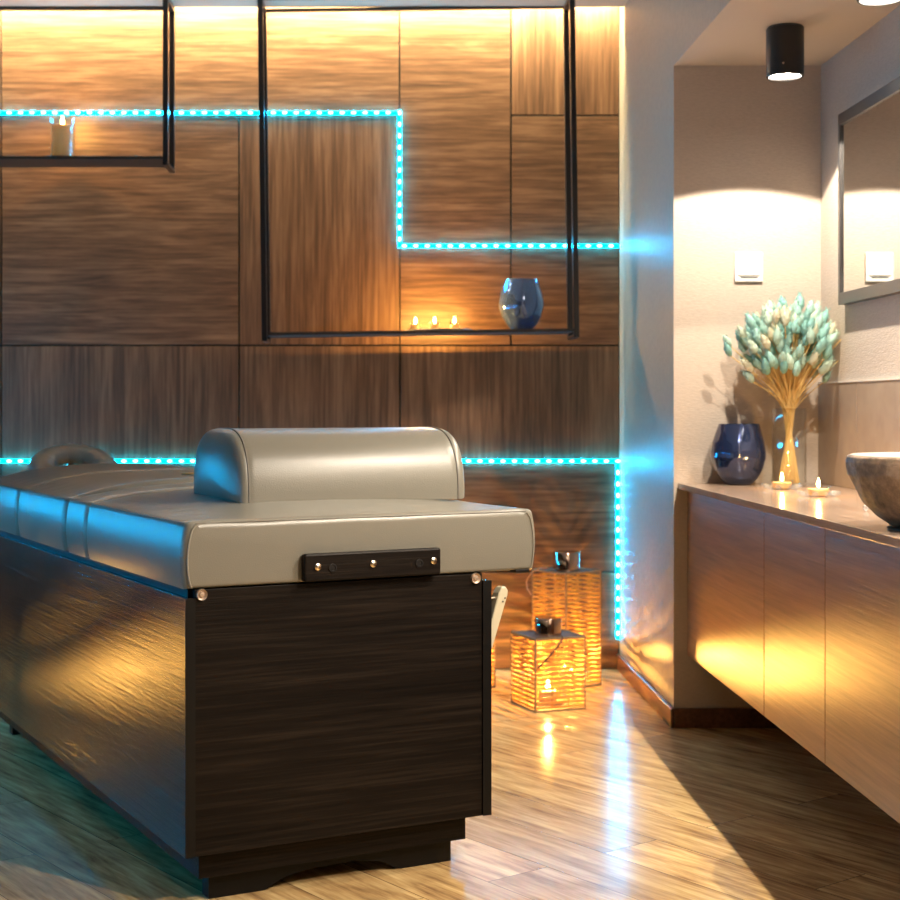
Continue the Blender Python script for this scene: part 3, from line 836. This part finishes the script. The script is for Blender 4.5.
tag(ct, 'pale glossy wood counter along the niche, carrying the basin and vases', 'countertop')

# ------------------------------------------------------------------ stone basin
bc = (1.157, 3.02)
bs = empty('vessel_sink', (bc[0], bc[1], ZC), 0, 'rough dark stone vessel sink on the counter at the right edge', 'sink')
prof = [(.085, .006), (.107, .008), (.132, .025), (.156, .049), (.174, .080), (.189, .111), (.1935, .135), (.1915, .147), (.187, .151)]
def dens(p, n=4):
    o_ = []
    for (a, b) in zip(p, p[1:]):
        for i in range(n): o_.append((a[0]+(b[0]-a[0])*i/n, a[1]+(b[1]-a[1])*i/n))
    return o_+[p[-1]]
def rfb(r, t, z):
    return r*(1+.010*noise.noise(Vector((math.cos(t)*9, math.sin(t)*9, z*30)))+.006*math.sin(22*t+6*noise.noise(Vector((t*2, z*14, 0)))))
MB().lathe([(0, .006)]+dens(prof), 110, rf=rfb).build('bowl', M['stone'], parent=bs, smooth=70)
MB().lathe([(.1865, .1512), (.182, .1525), (.172, .1520), (.165, .146), (.150, .110), (.110, .055), (.05, .030), (0, .028)], 80).build('rim', M['stonerim'], parent=bs, smooth=60)['label'] = 'polished pale rim and inside'
MB().lathe([(0, 0), (.112, 0), (.113, .004), (.085, .0062), (0, .0062)], 60).build('foot_ring', M['shelf'], parent=bs, smooth=40)

# ------------------------------------------------------------------ mirror, switch
mt = empty('wall_mirror', (XR, 4.605, 1.365), 0, 'rectangular mirror in a dark grey frame on the niche side wall', 'mirror')
mw, mh, fw = 1.75, .588, .036
mb = MB()
mb.box((-.030, -mw, 0), (-.0005, 0, fw)).box((-.030, -mw, mh-fw), (-.0005, 0, mh)).box((-.030, -.020, fw), (-.0005, 0, mh-fw)).box((-.030, -mw, fw), (-.0005, -mw+.020, mh-fw))
mb.build('frame', M['frame'], parent=mt, bevel=.001)
MB().box((-.024, -mw+.0205, fw+.0005), (-.010, -.0205, mh-fw-.0005)).build('glass', M['mirror'], parent=mt)
sw = empty('wall_switch', (X(748.3, ZA), ZA, Zh(282, ZA)), 0, 'square white switch plate on the niche wall above the blue vase', 'switch')
hw = .046
MB().box((-hw, -.010, 0), (hw, -.0003, .097)).build('plate', M['white'], parent=sw, bevel=.003)
MB().box((-.036, -.014, .020), (.036, -.0103, .088)).build('rocker', M['white'], parent=sw, bevel=.002)
MB().box((-.028, -.0112, .012), (.028, -.0103, .0155)).build('slot', M['frame'], parent=sw)

# ------------------------------------------------------------------ dried flowers in a clear cylinder
fxc, fyc = X(789, 4.70), 4.70
gv = MB().lathe([(0, 0), (.052, 0), (.0535, .003), (.0535, .245), (.0505, .245), (.0505, .010), (0, .010)], 48).build('glass_vase', M['glass'], loc=(fxc, fyc, ZC), smooth=50)
tag(gv, 'clear glass cylinder vase holding the dried bunny tails', 'vase')
bq = empty('dried_flower_bouquet', (fxc, fyc, ZC+.0105), 0, 'bouquet of pale mint dried bunny tails on straw stems', 'dried flowers')
hv = []
for v in range(3):
    mb = MB(); rng = random.Random(v)
    L_, R_ = .046+.004*v, .0132+.0008*v
    seg = 12; rings = []
    for i in range(13):
        s = i/12
        r_ = R_*math.sin(PI*min(1, s*.93+.06))**.62*(1.06-.35*s)
        rings.append([mb.bm.verts.new((r_*(1+.16*rng.uniform(-1, 1))*math.cos(2*PI*k/seg), r_*(1+.16*rng.uniform(-1, 1))*math.sin(2*PI*k/seg), L_*s+.0015*rng.uniform(-1, 1))) for k in range(seg)])
    for A, B in zip(rings, rings[1:]):
        for k in range(seg): mb.bm.faces.new((A[k], A[(k+1) % seg], B[(k+1) % seg], B[k]))
    mb.bm.faces.new(rings[0]); mb.bm.faces.new(rings[-1])
    # soft awns
    for q_ in range(26):
        t = rng.uniform(0, 2*PI); s = rng.uniform(.25, 1)
        r_ = R_*.8*math.sin(PI*min(1, s*.93+.06))**.62
        p0 = Vector((r_*math.cos(t), r_*math.sin(t), L_*s)); p1 = p0+Vector((math.cos(t)*.005, math.sin(t)*.005, .010))
        mb.tube([p0, p1], [.0010, .0003], 3)
    o = mb.build('flower_head', M['tail'], smooth=80); hv.append(o)
rng = random.Random(11)
heads = []
tries = 0
zc_ = .400; Rr = .162
while len(heads) < 175 and tries < 30000:
    tries += 1
    th = rng.uniform(0, 2*PI); u = rng.uniform(-.62, 1)
    sp = math.sqrt(max(0, 1-u*u))
    k = rng.uniform(.40, 1.0)
    p = Vector((math.cos(th)*sp*Rr*k*.95, math.sin(th)*sp*Rr*k*.72, zc_+u*Rr*k*.92))
    if p.y > .115 or (u < 0 and sp*k > .80): continue
    if all((p-h_).length > .0200 for h_ in heads): heads.append(p)
stray = [(-.205+.02, -.0, .43), (-.19+.0, -.02, .40), (.165, -.03, .462), (.175, .0, .40), (-.015, -.02, .50)]
for p in stray: heads.append(Vector(p))
for i, p in enumerate(heads):
    o = link_copy(hv[i % 3], bq)
    root = Vector((0, 0, .20))
    d = (p-root).normalized()
    d = (d + Vector((rng.uniform(-.3, .3), rng.uniform(-.3, .3), rng.uniform(-.05, .3)))).normalized()
    s = rng.uniform(.82, 1.12)
    o.scale = (s, s, s); o.location = p
    o.rotation_euler = d.to_track_quat('Z', 'Y').to_euler()
    # stem
    if i % 1 == 0:
        a = rng.uniform(0, 2*PI); rb = .034*math.sqrt(rng.random())
        base = Vector((math.cos(a)*rb, math.sin(a)*rb, 0))
        a2 = a + 2.2; rn = rng.uniform(.003, .016)
        neck = Vector((math.cos(a2)*rn, math.sin(a2)*rn, .215))
        pts = []
        for q_ in range(13):
            t = q_/12
            if t < .45:
                s_ = t/.45; c = base.lerp(neck, s_)
            else:
                s_ = (t-.45)/.55
                m_ = neck + Vector((p.x*.16, p.y*.16, (p.z-.215)*.42))
                c = neck*(1-s_)**2 + m_*2*s_*(1-s_) + p*s_*s_
            pts.append(c)
        MB().tube(pts, .0015, 5).build('stem', M['straw'], parent=bq, smooth=60)
for o in hv: bpy.data.objects.remove(o)
MB().tube([(.021*math.cos(2*PI*k/20), .021*math.sin(2*PI*k/20), .236+.002*math.sin(k)) for k in range(21)], .0016, 5).build('twine', M['straw'], parent=bq)

# ------------------------------------------------------------------ camera
cam = bpy.data.cameras.new('camera'); co = bpy.data.objects.new('camera', cam); COL.objects.link(co)
co.location = (0, 0, H); co.rotation_euler = (PI/2, 0, 0)
cam.sensor_width = 36; cam.lens = F/900*36
cam.shift_x = (450-CX)/900; cam.shift_y = -(450-CY)/900
cam.clip_start = .05; cam.clip_end = 50
cam.dof.use_dof = True; cam.dof.focus_distance = 3.35; cam.dof.aperture_fstop = 5.0
sc.camera = co
w = bpy.data.worlds.new('world'); sc.world = w; w.use_nodes = True
w.node_tree.nodes['Background'].inputs[0].default_value = (0.9, 0.75, 0.6, 1)
w.node_tree.nodes['Background'].inputs[1].default_value = 0.0
sc.view_settings.view_transform = 'Standard'; sc.view_settings.look = 'None'
sc.view_settings.exposure = 0.0; sc.view_settings.gamma = 1.0; sc.view_settings.use_curve_mapping = False
cy = sc.cycles
cy.use_denoising = True
cy.max_bounces = 10; cy.diffuse_bounces = 5; cy.glossy_bounces = 5; cy.transparent_max_bounces = 24; cy.transmission_bounces = 6
cy.sample_clamp_indirect = 6.0; cy.caustics_reflective = False; cy.caustics_refractive = False
